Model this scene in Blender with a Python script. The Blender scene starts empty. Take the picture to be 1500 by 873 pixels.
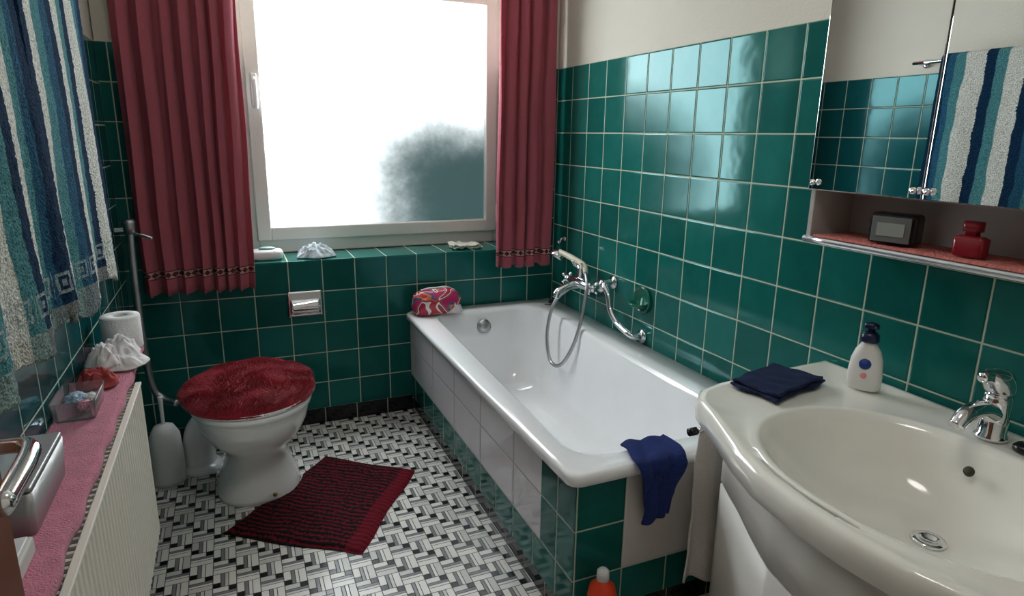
import bpy, bmesh, math, random
from mathutils import Vector, Matrix, noise
random.seed(3)
S=bpy.context.scene
try:
    S.view_settings.view_transform='Standard'
    S.view_settings.look='None'
except Exception: pass
COL=bpy.context.collection
# ---------------------------------------------------------------- materials
def NT(name):
    m=bpy.data.materials.new(name); m.use_nodes=True
    nt=m.node_tree; return m,nt,nt.nodes['Principled BSDF']
def mat(name,col,rough=.5,metal=0,bump=0,bscale=50,var=0,vscale=8,sheen=0,trans=0,alpha=1,emit=None,es=0,coat=0,spec=.5,detail=3,bdist=.01,ior=1.45):
    m,nt,b=NT(name)
    b.inputs['Base Color'].default_value=(*col,1); b.inputs['Roughness'].default_value=rough
    b.inputs['Metallic'].default_value=metal; b.inputs['Transmission Weight'].default_value=trans
    b.inputs['Alpha'].default_value=alpha; b.inputs['Coat Weight'].default_value=coat
    b.inputs['Specular IOR Level'].default_value=spec; b.inputs['IOR'].default_value=ior
    b.inputs['Sheen Weight'].default_value=sheen
    if emit: b.inputs['Emission Color'].default_value=(*emit,1); b.inputs['Emission Strength'].default_value=es
    tc=nt.nodes.new('ShaderNodeNewGeometry')
    n2=nt.nodes.new('ShaderNodeTexNoise'); n2.inputs['Scale'].default_value=vscale; n2.inputs['Detail'].default_value=4
    nt.links.new(tc.outputs['Position'],n2.inputs['Vector'])
    v=var if var else .04
    mx=nt.nodes.new('ShaderNodeMix'); mx.data_type='RGBA'
    mx.inputs[6].default_value=(*[max(0,c*(1-v)) for c in col],1); mx.inputs[7].default_value=(*[min(1,c*(1+v)) for c in col],1)
    nt.links.new(n2.outputs[0],mx.inputs[0]); nt.links.new(mx.outputs[2],b.inputs['Base Color'])
    if bump:
        n=nt.nodes.new('ShaderNodeTexNoise'); n.inputs['Scale'].default_value=bscale; n.inputs['Detail'].default_value=detail
        nt.links.new(tc.outputs['Position'],n.inputs['Vector'])
        bp=nt.nodes.new('ShaderNodeBump'); bp.inputs['Strength'].default_value=bump; bp.inputs['Distance'].default_value=bdist
        nt.links.new(n.outputs[0],bp.inputs['Height']); nt.links.new(bp.outputs[0],b.inputs['Normal'])
    return m
def M(nt,op,a,b=None,c=None):
    n=nt.nodes.new('ShaderNodeMath'); n.operation=op
    for i,x in enumerate((a,b,c)):
        if x is None: continue
        if isinstance(x,(int,float)): n.inputs[i].default_value=x
        else: nt.links.new(x,n.inputs[i])
    return n.outputs[0]
def tilemat(name,ua,va,pu,pv,ou,ov,c1,c2,grout=(.50,.54,.42),gw=.014,rough=.10,tilt=.26,mott=.5,spec=.38,tint=(.38,.95,1,1)):
    """glazed square wall tiles from world position; ua/va axis index"""
    m,nt,b=NT(name); b.inputs['Specular IOR Level'].default_value=spec; b.inputs['Specular Tint'].default_value=tint
    g=nt.nodes.new('ShaderNodeNewGeometry'); s=nt.nodes.new('ShaderNodeSeparateXYZ'); nt.links.new(g.outputs['Position'],s.inputs[0])
    u=M(nt,'DIVIDE',M(nt,'SUBTRACT',s.outputs[ua],ou),pu); v=M(nt,'DIVIDE',M(nt,'SUBTRACT',s.outputs[va],ov),pv)
    fu=M(nt,'FLOOR',u); fv=M(nt,'FLOOR',v); ru=M(nt,'SUBTRACT',u,fu); rv=M(nt,'SUBTRACT',v,fv)
    eu=M(nt,'MINIMUM',ru,M(nt,'SUBTRACT',1,ru)); ev=M(nt,'MINIMUM',rv,M(nt,'SUBTRACT',1,rv)); e=M(nt,'MINIMUM',eu,ev)
    gm=nt.nodes.new('ShaderNodeMapRange'); gm.inputs[1].default_value=gw*.7; gm.inputs[2].default_value=gw*1.3; nt.links.new(e,gm.inputs[0])
    cv=nt.nodes.new('ShaderNodeCombineXYZ'); nt.links.new(fu,cv.inputs[0]); nt.links.new(fv,cv.inputs[1])
    wn=nt.nodes.new('ShaderNodeTexWhiteNoise'); nt.links.new(cv.outputs[0],wn.inputs[0])
    sc=nt.nodes.new('ShaderNodeSeparateColor'); nt.links.new(wn.outputs['Color'],sc.inputs[0])
    no=nt.nodes.new('ShaderNodeTexNoise'); no.inputs['Scale'].default_value=14; no.inputs['Detail'].default_value=6; nt.links.new(g.outputs['Position'],no.inputs['Vector'])
    f=M(nt,'ADD',M(nt,'MULTIPLY',sc.outputs[2],1-mott),M(nt,'MULTIPLY',no.outputs[0],mott))
    mx=nt.nodes.new('ShaderNodeMix'); mx.data_type='RGBA'; mx.inputs[6].default_value=(*c1,1); mx.inputs[7].default_value=(*c2,1); nt.links.new(f,mx.inputs[0])
    m2=nt.nodes.new('ShaderNodeMix'); m2.data_type='RGBA'; m2.inputs[6].default_value=(*grout,1); nt.links.new(gm.outputs[0],m2.inputs[0]); nt.links.new(mx.outputs[2],m2.inputs[7])
    nt.links.new(m2.outputs[2],b.inputs['Base Color'])
    r=nt.nodes.new('ShaderNodeMapRange'); r.inputs[3].default_value=.8; r.inputs[4].default_value=rough; nt.links.new(gm.outputs[0],r.inputs[0]); nt.links.new(r.outputs[0],b.inputs['Roughness'])
    # height: grout dip + pillow + per tile tilt
    em=nt.nodes.new('ShaderNodeMapRange'); em.inputs[1].default_value=gw*.6; em.inputs[2].default_value=gw*3.; em.interpolation_type='SMOOTHSTEP'; nt.links.new(e,em.inputs[0])
    t1=M(nt,'MULTIPLY',M(nt,'SUBTRACT',sc.outputs[0],.5),ru); t2=M(nt,'MULTIPLY',M(nt,'SUBTRACT',sc.outputs[1],.5),rv)
    n3=nt.nodes.new('ShaderNodeTexNoise'); n3.inputs['Scale'].default_value=9; nt.links.new(g.outputs['Position'],n3.inputs['Vector'])
    h=M(nt,'ADD',M(nt,'MULTIPLY',em.outputs[0],.35),M(nt,'MULTIPLY',M(nt,'ADD',t1,t2),tilt)); h=M(nt,'ADD',h,M(nt,'MULTIPLY',n3.outputs[0],.22))
    bp=nt.nodes.new('ShaderNodeBump'); bp.inputs['Strength'].default_value=1; bp.inputs['Distance'].default_value=.004; nt.links.new(h,bp.inputs['Height']); nt.links.new(bp.outputs[0],b.inputs['Normal'])
    return m
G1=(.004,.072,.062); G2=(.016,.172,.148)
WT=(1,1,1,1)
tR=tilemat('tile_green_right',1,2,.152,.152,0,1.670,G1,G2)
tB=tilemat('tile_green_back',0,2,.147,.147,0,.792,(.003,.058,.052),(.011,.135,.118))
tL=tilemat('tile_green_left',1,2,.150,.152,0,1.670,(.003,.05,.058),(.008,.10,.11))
tTop=tilemat('tile_green_ledge',0,1,.147,.30,0,-.01,(.01,.11,.09),(.02,.18,.155))
tPs=tilemat('tile_green_tubside',1,2,.15,.15,-.08,.49,G1,G2)
tPe=tilemat('tile_green_tubend',0,2,.15,.15,-.77,.49,G1,G2)
tWs=tilemat('tile_white_tubside',1,2,.30,.15,-.08,.49,(.66,.62,.66),(.78,.74,.78),grout=(.34,.34,.33),gw=.010,spec=.5,rough=.07,tint=WT)
tWe=tilemat('tile_white_tubend',0,2,.30,.30,-.62,.49,(.66,.60,.57),(.76,.71,.68),grout=(.6,.6,.55),gw=.006,spec=.5,tint=WT)
tBase=tilemat('tile_black_base',0,1,.15,.15,0,0,(.006,.006,.008),(.012,.012,.014),gw=.01,tint=WT)
plaster=mat('plaster_cream',(.70,.66,.58),.9,bump=.15,bscale=120)
ceilm=mat('ceiling_white',(.78,.76,.72),.9)
chrome=mat('chrome',(.85,.85,.87),.08,1)
steel=mat('brushed_steel',(.45,.46,.48),.35,1)
porc=mat('porcelain_white',(.88,.88,.89),.08,coat=.5)
enam=mat('enamel_white',(.94,.94,.96),.07,coat=.5)
cream=mat('sanitary_cream',(.94,.92,.85),.08,coat=.3)
vanm=mat('vanity_cream',(.80,.76,.71),.35)
black=mat('black_plastic',(.01,.01,.012),.25)
whitep=mat('white_plastic',(.8,.8,.8),.3)
pvc=mat('window_pvc',(.80,.76,.72),.3)
# ---------------------------------------------------------------- mesh helpers
def link(ob,parent=None):
    COL.objects.link(ob)
    if parent: ob.parent=parent
    return ob
def grp(name,loc=(0,0,0)):
    e=bpy.data.objects.new(name,None); e.empty_display_size=.05; COL.objects.link(e); return e
def mk(name,verts,faces,m,parent=None,smooth=True,sub=0,bev=0,solid=0,auto=None):
    me=bpy.data.meshes.new(name); me.from_pydata([tuple(v) for v in verts],[],faces); me.update()
    bm=bmesh.new(); bm.from_mesh(me); bmesh.ops.recalc_face_normals(bm,faces=bm.faces); bm.to_mesh(me); bm.free()
    ms=m if isinstance(m,list) else [m]
    for x in ms: me.materials.append(x)
    for p in me.polygons: p.use_smooth=smooth
    ob=bpy.data.objects.new(name,me); link(ob,parent)
    if solid: s=ob.modifiers.new('s','SOLIDIFY'); s.thickness=solid; s.offset=0
    if bev: b=ob.modifiers.new('b','BEVEL'); b.width=bev; b.segments=3; b.limit_method='ANGLE'
    if sub: s=ob.modifiers.new('u','SUBSURF'); s.levels=sub; s.render_levels=sub
    return ob
def box(name,lo,hi,m,parent=None,bev=0,rot=None,pivot=None):
    x0,y0,z0=lo; x1,y1,z1=hi
    v=[(x0,y0,z0),(x1,y0,z0),(x1,y1,z0),(x0,y1,z0),(x0,y0,z1),(x1,y0,z1),(x1,y1,z1),(x0,y1,z1)]
    if rot:
        c=Vector(pivot) if pivot else Vector(((x0+x1)/2,(y0+y1)/2,(z0+z1)/2)); R=Matrix.Rotation(rot[1],3,rot[0]); v=[c+R@(Vector(a)-c) for a in v]
    f=[(0,3,2,1),(4,5,6,7),(0,1,5,4),(1,2,6,5),(2,3,7,6),(3,0,4,7)]
    return mk(name,v,f,m,parent,smooth=False,bev=bev)
def loft(name,rings,m,parent=None,cap0=True,cap1=True,smooth=True,sub=0,mats=None):
    n=len(rings[0]); v=[p for r in rings for p in r]; f=[]
    for i in range(len(rings)-1):
        for j in range(n):
            a=i*n+j; b=i*n+(j+1)%n; f.append((a,b,b+n,a+n))
    if cap0: f.append(tuple(range(n))[::-1])
    if cap1: f.append(tuple((len(rings)-1)*n+j for j in range(n)))
    return mk(name,v,f,m,parent,smooth,sub)
def ell(cx,cy,z,rx,ry,n=48,p=2,rot=0):
    out=[]
    for i in range(n):
        a=2*math.pi*i/n; c,s=math.cos(a),math.sin(a)
        x=rx*math.copysign(abs(c)**(2/p),c); y=ry*math.copysign(abs(s)**(2/p),s)
        out.append((cx+x*math.cos(rot)-y*math.sin(rot),cy+x*math.sin(rot)+y*math.cos(rot),z))
    return out
def lathe(name,prof,loc,m,parent=None,axis=(0,0,1),n=32,cap=True):
    q=Vector((0,0,1)).rotation_difference(Vector(axis).normalized()); L=Vector(loc)
    rings=[[L+q@Vector((r*math.cos(2*math.pi*i/n),r*math.sin(2*math.pi*i/n),z)) for i in range(n)] for r,z in prof]
    return loft(name,rings,m,parent,cap,cap)
def smoothpath(pts,k=8):
    P=[Vector(p) for p in pts]; P=[P[0]*2-P[1]]+P+[P[-1]*2-P[-2]]; out=[]
    for i in range(1,len(P)-2):
        for s in range(k):
            t=s/k; a,b,c,d=P[i-1:i+3]
            out.append(.5*((2*b)+(c-a)*t+(2*a-5*b+4*c-d)*t*t+(3*b-a-3*c+d)*t**3))
    out.append(P[-2]); return out
def tube(name,pts,r,m,parent=None,n=14,k=8,ribs=0,smoothp=True):
    P=smoothpath(pts,k) if smoothp else [Vector(p) for p in pts]
    rs=r if isinstance(r,(list,tuple)) else None
    up=None; rings=[]
    for i,p in enumerate(P):
        t=(P[min(i+1,len(P)-1)]-P[max(i-1,0)]).normalized()
        if up is None: up=t.orthogonal().normalized()
        up=(up-t*up.dot(t)).normalized(); w=t.cross(up)
        if rs:
            q=i/(len(P)-1)*(len(rs)-1); a=int(min(q,len(rs)-2)); rr=rs[a]+(rs[a+1]-rs[a])*(q-a)
        else: rr=r
        if ribs and i%2: rr*=ribs
        rings.append([p+(up*math.cos(2*math.pi*j/n)+w*math.sin(2*math.pi*j/n))*rr for j in range(n)])
    return loft(name,rings,m,parent)
def sheet(name,fn,nu,nv,m,parent=None,solid=.004,sub=0):
    v=[fn(i/nu,j/nv) for j in range(nv+1) for i in range(nu+1)]
    f=[(j*(nu+1)+i,j*(nu+1)+i+1,(j+1)*(nu+1)+i+1,(j+1)*(nu+1)+i) for j in range(nv) for i in range(nu)]
    return mk(name,v,f,m,parent,solid=solid,sub=sub)
def N(x,y,z=0): return noise.noise(Vector((x,y,z)))
def crumple(name,c,r,m,parent=None,amp=.5,fr=3,seed=0,res=5):
    bm=bmesh.new(); bmesh.ops.create_icosphere(bm,subdivisions=res,radius=1)
    c=Vector(c)
    for v in bm.verts:
        d=v.co.normalized(); q=d*fr+Vector((seed,seed*2,0))
        k=1-abs(noise.noise(q))*1.5*amp+ (.5-abs(noise.noise(q*2.3)))*amp*.6+noise.noise(q*5)*amp*.15
        w=Vector((d.x*r[0]*k,d.y*r[1]*k,d.z*r[2]*k)); w.z=max(w.z,-r[2]*.6)
        v.co=c+w
    me=bpy.data.meshes.new(name); bm.to_mesh(me); bm.free()
    me.materials.append(m)
    for p in me.polygons: p.use_smooth=True
    return link(bpy.data.objects.new(name,me),parent)
def heap(name,c,rx,ry,h,m,parent=None,seed=0,fr=1.4,solid=.004,n=60,sharp=1.0):
    """crumpled cloth: a thin sheet pushed into soft folds, draped down to the support at c.z"""
    def fn(s,t):
        a=2*s-1; b=2*t-1
        x=a*math.sqrt(max(0,1-b*b/2)); y=b*math.sqrt(max(0,1-a*a/2)); q=min(1,math.hypot(x,y))
        e=1+.35*N(x*1.5,y*1.5,seed)
        w1=N(x*fr+.6*N(y,x,seed),y*fr+5,seed+2.3); w2=N(x*fr*1.9+3,y*fr*1.9+1.2*w1,seed+9.1)
        rg=(1-min(1,abs(w1)*2.6))*.42+(1-min(1,abs(w2)*2.2))*.30
        z=(1-q**3.2)*(.42+rg*sharp)
        X=x*rx*e+rx*.15*w2*(1-q); Y=y*ry*e+ry*.15*w1*(1-q)
        return (c[0]+X,c[1]+Y,c[2]+solid*.6+h*max(0,z)+.001)
    return sheet(name,fn,n,n,m,parent,solid=solid)
# ---------------------------------------------------------------- room
XL=-1.95; YF=-3.45; ZC=2.42
zT=1.670
def multi(name,boxes,mats):
    v=[];f=[];mi=[]
    for (lo,hi,k) in boxes:
        x0,y0,z0=lo;x1,y1,z1=hi;a=len(v)
        v+=[(x0,y0,z0),(x1,y0,z0),(x1,y1,z0),(x0,y1,z0),(x0,y0,z1),(x1,y0,z1),(x1,y1,z1),(x0,y1,z1)]
        for q in [(0,3,2,1),(4,5,6,7),(0,1,5,4),(1,2,6,5),(2,3,7,6),(3,0,4,7)]:
            f.append(tuple(a+i for i in q)); mi.append(k)
    me=bpy.data.meshes.new(name); me.from_pydata(v,[],f)
    for x in mats: me.materials.append(x)
    for p,k in zip(me.polygons,mi): p.material_index=k
    return link(bpy.data.objects.new(name,me))
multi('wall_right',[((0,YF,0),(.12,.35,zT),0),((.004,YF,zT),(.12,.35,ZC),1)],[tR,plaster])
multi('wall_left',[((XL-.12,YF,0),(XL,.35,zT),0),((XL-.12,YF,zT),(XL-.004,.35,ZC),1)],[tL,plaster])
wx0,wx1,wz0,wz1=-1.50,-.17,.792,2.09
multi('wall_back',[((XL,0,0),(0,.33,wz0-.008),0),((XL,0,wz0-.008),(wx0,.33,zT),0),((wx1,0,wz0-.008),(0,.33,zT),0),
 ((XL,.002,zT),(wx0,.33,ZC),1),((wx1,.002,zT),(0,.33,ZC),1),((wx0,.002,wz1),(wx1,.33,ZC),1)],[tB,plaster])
multi('trim_1',[((wx0,-.004,wz0-.008),(wx1,.33,wz0),0)],[tTop])
box('wall_front',(XL,YF-.1,0),(0,YF,ZC),plaster)
box('ceiling',(XL-.12,YF-.1,ZC),(.12,.35,ZC+.1),ceilm)
box('baseboard_back',(XL+.001,-.008,0.001),(-.772,0,.075),tBase)
# floor mosaic
def floor():
    u=.0225; g=.0012
    v=[(XL-.12,YF-.1,-.003),(.12,YF-.1,-.003),(.12,.35,-.003),(XL-.12,.35,-.003)]; f=[(0,1,2,3)]; mi=[0]
    # 3x3 basket-weave module: white bar, grey centre, white bar, black inserts
    H=[(0,0,2,1,'w'),(2,0,3,1,'k'),(0,1,3,1.5,'g'),(0,1.5,3,2,'w'),(0,2,3,3,'w')]
    nx=int(2.0/(3*u))+1; ny=int(3.5/(3*u))+1
    for a in range(nx):
        for b in range(ny):
            for (x0,y0,x1,y1,c) in H:
                if (a+b)%2: x0,y0,x1,y1=y0,x0,y1,x1
                X0=XL+(a*3+x0)*u+g; X1=XL+(a*3+x1)*u-g; Y1=-(b*3+y0)*u-g; Y0=-(b*3+y1)*u+g
                if X0>0 or Y1<YF: continue
                k=len(v); v+=[(X0,Y0,0),(X1,Y0,0),(X1,Y1,0),(X0,Y1,0)]; f.append((k,k+1,k+2,k+3))
                r=random.random()
                mi.append({'w':1 if r<.7 else 2,'g':3,'k':4}[c])
    me=bpy.data.meshes.new('floor'); me.from_pydata(v,[],f)
    for x in [mat('grout_dark',(.08,.077,.072),.9),mat('mosaic_white',(.82,.80,.76),.25),mat('mosaic_offwhite',(.66,.64,.62),.25),mat('mosaic_grey',(.24,.24,.25),.25),mat('mosaic_black',(.012,.012,.014),.2)]: me.materials.append(x)
    for p,k in zip(me.polygons,mi): p.material_index=k
    link(bpy.data.objects.new('floor',me))
floor()
# ---------------------------------------------------------------- window
W=grp('window_1')
def frame(name,x0,x1,z0,z1,w,y0,y1,m,par,wb=None):
    wb=wb or w
    box(name+'_left',(x0,y0,z0),(x0+w,y1,z1),m,par,.006); box(name+'_right',(x1-w,y0,z0),(x1,y1,z1),m,par,.006)
    box(name+'_bottom',(x0+w,y0,z0),(x1-w,y1,z0+wb),m,par,.006); box(name+'_top',(x0+w,y0,z1-w),(x1-w,y1,z1),m,par,.006)
frame('outer_frame',wx0+.002,wx1-.002,wz0+.001,wz1-.002,.075,.235,.30,pvc,W,.07)
frame('sash',-1.43,-.235,.855,2.03,.062,.215,.27,pvc,W)
# frosted pane: bright overcast sky diffused by the glass, dim blurred bush low on the right
m,nt,b=NT('frosted_glass'); nt.nodes.remove(b)
g=nt.nodes.new('ShaderNodeNewGeometry'); s=nt.nodes.new('ShaderNodeSeparateXYZ'); nt.links.new(g.outputs['Position'],s.inputs[0])
no=nt.nodes.new('ShaderNodeTexNoise'); no.inputs['Scale'].default_value=6; no.inputs['Detail'].default_value=8; no.inputs['Roughness'].default_value=.65; nt.links.new(g.outputs['Position'],no.inputs['Vector'])
wob=M(nt,'MULTIPLY',M(nt,'SUBTRACT',no.outputs[0],.5),.50)
dx=M(nt,'DIVIDE',M(nt,'MAXIMUM',M(nt,'SUBTRACT',-.48,s.outputs[0]),0),.64)
dz=M(nt,'DIVIDE',M(nt,'MAXIMUM',M(nt,'SUBTRACT',s.outputs[2],1.14),0),.44)
d=M(nt,'ADD',M(nt,'SQRT',M(nt,'ADD',M(nt,'MULTIPLY',dx,dx),M(nt,'MULTIPLY',dz,dz))),wob)
mr=nt.nodes.new('ShaderNodeMapRange'); mr.inputs[1].default_value=0; mr.inputs[2].default_value=1.25; nt.links.new(d,mr.inputs[0])
fac=M(nt,'POWER',mr.outputs[0],3.3)
e=nt.nodes.new('ShaderNodeEmission'); mx=nt.nodes.new('ShaderNodeMix'); mx.data_type='RGBA'
WS=14.0
mx.inputs[6].default_value=(.055,.110,.112,1); mx.inputs[7].default_value=(WS*.90,WS*.97,WS,1); nt.links.new(fac,mx.inputs[0]); nt.links.new(mx.outputs[2],e.inputs[0])
gl=nt.nodes.new('ShaderNodeBsdfGlossy'); gl.inputs['Roughness'].default_value=.4; ad=nt.nodes.new('ShaderNodeMixShader'); ad.inputs[0].default_value=.05
nt.links.new(e.outputs[0],ad.inputs[1]); nt.links.new(gl.outputs[0],ad.inputs[2]); nt.links.new(ad.outputs[0],nt.nodes['Material Output'].inputs[0])
box('frosted_pane',(-1.37,.245,.915),(-.295,.255,1.97),m,W)
box('handle_plate',(-1.408,.203,1.46),(-1.382,.215,1.60),pvc,W,.004)
tube('handle_lever',[(-1.395,.205,1.57),(-1.395,.165,1.57),(-1.395,.16,1.54),(-1.395,.16,1.45)],.010,whitep,W)
tube('lower_hinge',[(-.232,.21,.90),(-.232,.21,.99)],.009,pvc,W)
# ---------------------------------------------------------------- curtains
def curtmat():
    m,nt,b=NT('curtain_red')
    g=nt.nodes.new('ShaderNodeNewGeometry'); s=nt.nodes.new('ShaderNodeSeparateXYZ'); nt.links.new(g.outputs['Position'],s.inputs[0])
    z=s.outputs[2]
    inb=M(nt,'MULTIPLY',M(nt,'GREATER_THAN',z,.765),M(nt,'LESS_THAN',z,.80))
    zz=M(nt,'SUBTRACT',M(nt,'PINGPONG',s.outputs[0],.012),M(nt,'ABSOLUTE',M(nt,'SUBTRACT',z,.7825)))
    tri=M(nt,'GREATER_THAN',zz,.0)
    edge=M(nt,'GREATER_THAN',M(nt,'ABSOLUTE',M(nt,'SUBTRACT',z,.7825)),.0135)
    pat=M(nt,'MAXIMUM',tri,edge)
    mx=nt.nodes.new('ShaderNodeMix'); mx.data_type='RGBA'; mx.inputs[6].default_value=(.55,.33,.30,1); mx.inputs[7].default_value=(.10,.004,.01,1); nt.links.new(pat,mx.inputs[0])
    w=nt.nodes.new('ShaderNodeTexNoise'); w.inputs['Scale'].default_value=300; nt.links.new(g.outputs['Position'],w.inputs['Vector'])
    cc=nt.nodes.new('ShaderNodeMix'); cc.data_type='RGBA'; cc.inputs[6].default_value=(.37,.070,.100,1); cc.inputs[7].default_value=(.54,.13,.17,1); nt.links.new(w.outputs[0],cc.inputs[0])
    m2=nt.nodes.new('ShaderNodeMix'); m2.data_type='RGBA'; nt.links.new(inb,m2.inputs[0]); nt.links.new(cc.outputs[2],m2.inputs[6]); nt.links.new(mx.outputs[2],m2.inputs[7])
    nt.links.new(m2.outputs[2],b.inputs['Base Color']); b.inputs['Roughness'].default_value=.9; b.inputs['Sheen Weight'].default_value=.2
    t=nt.nodes.new('ShaderNodeBsdfTranslucent'); nt.links.new(m2.outputs[2],t.inputs[0])
    ms=nt.nodes.new('ShaderNodeMixShader'); ms.inputs[0].default_value=.20; nt.links.new(b.outputs[0],ms.inputs[1]); nt.links.new(t.outputs[0],ms.inputs[2]); nt.links.new(ms.outputs[0],nt.nodes['Material Output'].inputs[0])
    return m
cm=curtmat()
def curtain(x0t,x1t,x0b,x1b,z0,z1,folds,seed,name,ampk=1):
    def fn(s,t):
        x0=x0b+(x0t-x0b)*t; x1=x1b+(x1t-x1b)*t
        ph=folds*2*math.pi*(s+.035*math.sin(6*s+seed)+.012*math.sin(3*t+seed))
        amp=(.026+.014*N(s*5,seed))*ampk
        q=math.sin(ph); y=-.072+amp*(abs(q)**.8*math.copysign(1,q))+.010*N(s*9,t*2.5,seed)
        x=x0+(x1-x0)*s+.012*math.sin(ph*2+seed)*.7+.010*N(s*4,t*3,seed+5)
        return (x,y,z0+(z1-z0)*t+.006*math.sin(ph+1)*(1-t))
    return sheet(name,fn,260,40,cm,solid=.003)
C1=curtain(-1.885,-1.44,-1.870,-1.475,.70,2.24,7.2,1.3,'curtain')
C2=curtain(-.335,-.035,-.355,-.05,.715,2.24,4.2,4.2,'curtain.001',.85)
cr=grp('curtain_rail'); tube('rail',[(XL+.02,-.075,2.27),(-1,-.075,2.27),(-.02,-.075,2.27)],.014,whitep,cr)
for x in (-1.6,-.97,-.3): tube('bracket_%d'%int(-x*10),[(x,-.075,2.27),(x,0.0,2.27)],.008,whitep,cr,smoothp=False)
# ---------------------------------------------------------------- bathtub
T=grp('bathtub')
def rrect(x0,x1,y0,y1,r,z,n=12,tap=0):
    out=[]
    for cx,cy,a0 in ((x1-r,y1-r,0),(x0+r,y1-r,90),(x0+r,y0+r,180),(x1-r,y0+r,270)):
        for i in range(n+1):
            a=math.radians(a0+90*i/n); x=cx+r*math.cos(a); y=cy+r*math.sin(a)
            if tap and cx<(x0+x1)/2: x+=tap*max(0,(y+1.6)/1.5)
            out.append((x,y,z))
    return out
tx0,tx1,ty0,ty1=-.800,-.003,-1.700,-.003
tp=.05
R=[rrect(tx0+.010,tx1,ty0+.010,ty1,.03,.480),rrect(tx0,tx1,ty0,ty1,.035,.483),rrect(tx0,tx1,ty0,ty1,.035,.503),rrect(tx0+.004,tx1,ty0+.004,ty1,.035,.510),rrect(tx0+.013,tx1,ty0+.013,ty1,.04,.513),
 rrect(-.740,-.130,-1.620,-.080,.11,.512,tap=tp),rrect(-.733,-.137,-1.612,-.088,.11,.508,tap=tp),rrect(-.726,-.144,-1.602,-.096,.115,.49,tap=tp),
 rrect(-.712,-.160,-1.555,-.12,.13,.38,tap=tp),rrect(-.695,-.178,-1.45,-.15,.15,.24,tap=tp),rrect(-.67,-.2,-1.35,-.18,.16,.15,tap=tp),rrect(-.63,-.24,-1.26,-.23,.14,.115,tap=tp*.5),rrect(-.56,-.31,-1.15,-.3,.1,.105)]
loft('tub_shell',R,enam,T,cap0=False,cap1=True)
lathe('overflow_cap',[(.0,.02),(.02,.02),(.034,.012),(.036,0)],(-.43,-.112,.43),steel,T,axis=(0,-1,.15))
lathe('drain',[(.0,.004),(.02,.004),(.03,.0)],(-.44,-.42,.106),chrome,T)
lathe('plug',[(.0,.016),(.012,.016),(.016,.012),(.017,0)],(-.05,-.10,.512),black,T)
tube('plug_chain',[(-.05,-.1,.52),(-.07,-.14,.514),(-.1,-.12,.513)],.003,black,T)
zt=.481; U=T
box('side_white',(-.775,-1.48,.19),(-.745,-.002,zt),tWs,U)
box('side_green_low',(-.775,-1.48,.075),(-.745,-.002,.19),tPs,U)
box('side_green_end',(-.775,-1.675,.075),(-.745,-1.48,zt),tPs,U)
box('side_base',(-.765,-1.665,.001),(-.745,-.01,.075),tBase,U)
box('end_green_col',(-.7745,-1.68,.075),(-.62,-1.65,zt),tPe,U)
box('end_white',(-.62,-1.68,.19),(-.32,-1.65,zt),tWe,U)
box('end_green_low',(-.62,-1.68,.075),(-.32,-1.65,.19),tPe,U)
box('end_green_right',(-.32,-1.68,.075),(-.002,-1.65,zt),tPe,U)
box('end_base',(-.765,-1.67,.001),(-.002,-1.65,.075),tBase,U)
# ---------------------------------------------------------------- bath mixer
B=grp('bath_mixer_tap')
mx_,mz,yo=-.075,.69,-.085
def Y(y): return y+yo
tube('body',[(mx_,Y(-.25),mz),(mx_,Y(-.34),mz+.004),(mx_,Y(-.43),mz)],[.020,.026,.028,.026,.020],chrome,B)
for i,y in enumerate((-.27,-.41)):
    tube('wall_leg_%d'%i,[(-.001,Y(y),mz-.005),(-.03,Y(y),mz-.005),(mx_,Y(y),mz)],.014,chrome,B)
    lathe('rosette_%d'%i,[(.033,0),(.033,.006),(.018,.014)],(-.001,Y(y),mz-.005),chrome,B,axis=(-1,0,0))
for i,y in enumerate((-.24,-.44)):
    sg=-1 if i else 1
    # cross-head handles
    lathe('knob_hub_%d'%i,[(.012,0),(.018,.006),(.019,.02),(.015,.034),(.006,.038)],(mx_,Y(y),mz),chrome,B,axis=(0,sg,0))
    for k in range(4):
        a=math.pi/4+k*math.pi/2
        tube('knob_arm_%d_%d'%(i,k),[(mx_,Y(y+sg*.022),mz),(mx_+.016*math.cos(a),Y(y+sg*.022),mz+.016*math.sin(a)),(mx_+.034*math.cos(a),Y(y+sg*.022),mz+.034*math.sin(a))],[.007,.007,.009],chrome,B,k=3)
tube('spout',[(mx_,Y(-.34),mz-.005),(mx_-.05,Y(-.34),mz-.01),(mx_-.11,Y(-.34),mz-.03),(mx_-.125,Y(-.34),mz-.06)],[.022,.017,.016,.015],chrome,B)
tube('cradle_post',[(mx_,Y(-.34),mz+.02),(mx_,Y(-.34),mz+.075)],.014,chrome,B)
tube('cradle_fork',[(mx_-.02,Y(-.30),mz+.10),(mx_-.01,Y(-.31),mz+.08),(mx_-.0,Y(-.34),mz+.075),(mx_-.01,Y(-.37),mz+.08),(mx_-.02,Y(-.38),mz+.10)],.007,chrome,B)
tube('shower_handle',[(mx_-.03,Y(-.19),mz+.125),(mx_-.01,Y(-.27),mz+.108),(mx_,Y(-.37),mz+.09),(mx_-.01,Y(-.41),mz+.06)],[.012,.015,.013,.011],mat('ivory_plastic',(.7,.65,.5),.2),B)
lathe('shower_head',[(.012,-.02),(.03,.0),(.036,.015),(.034,.022),(.0,.022)],(mx_-.03,Y(-.18),mz+.115),chrome,B,axis=(-.5,.2,-.85))
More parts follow.
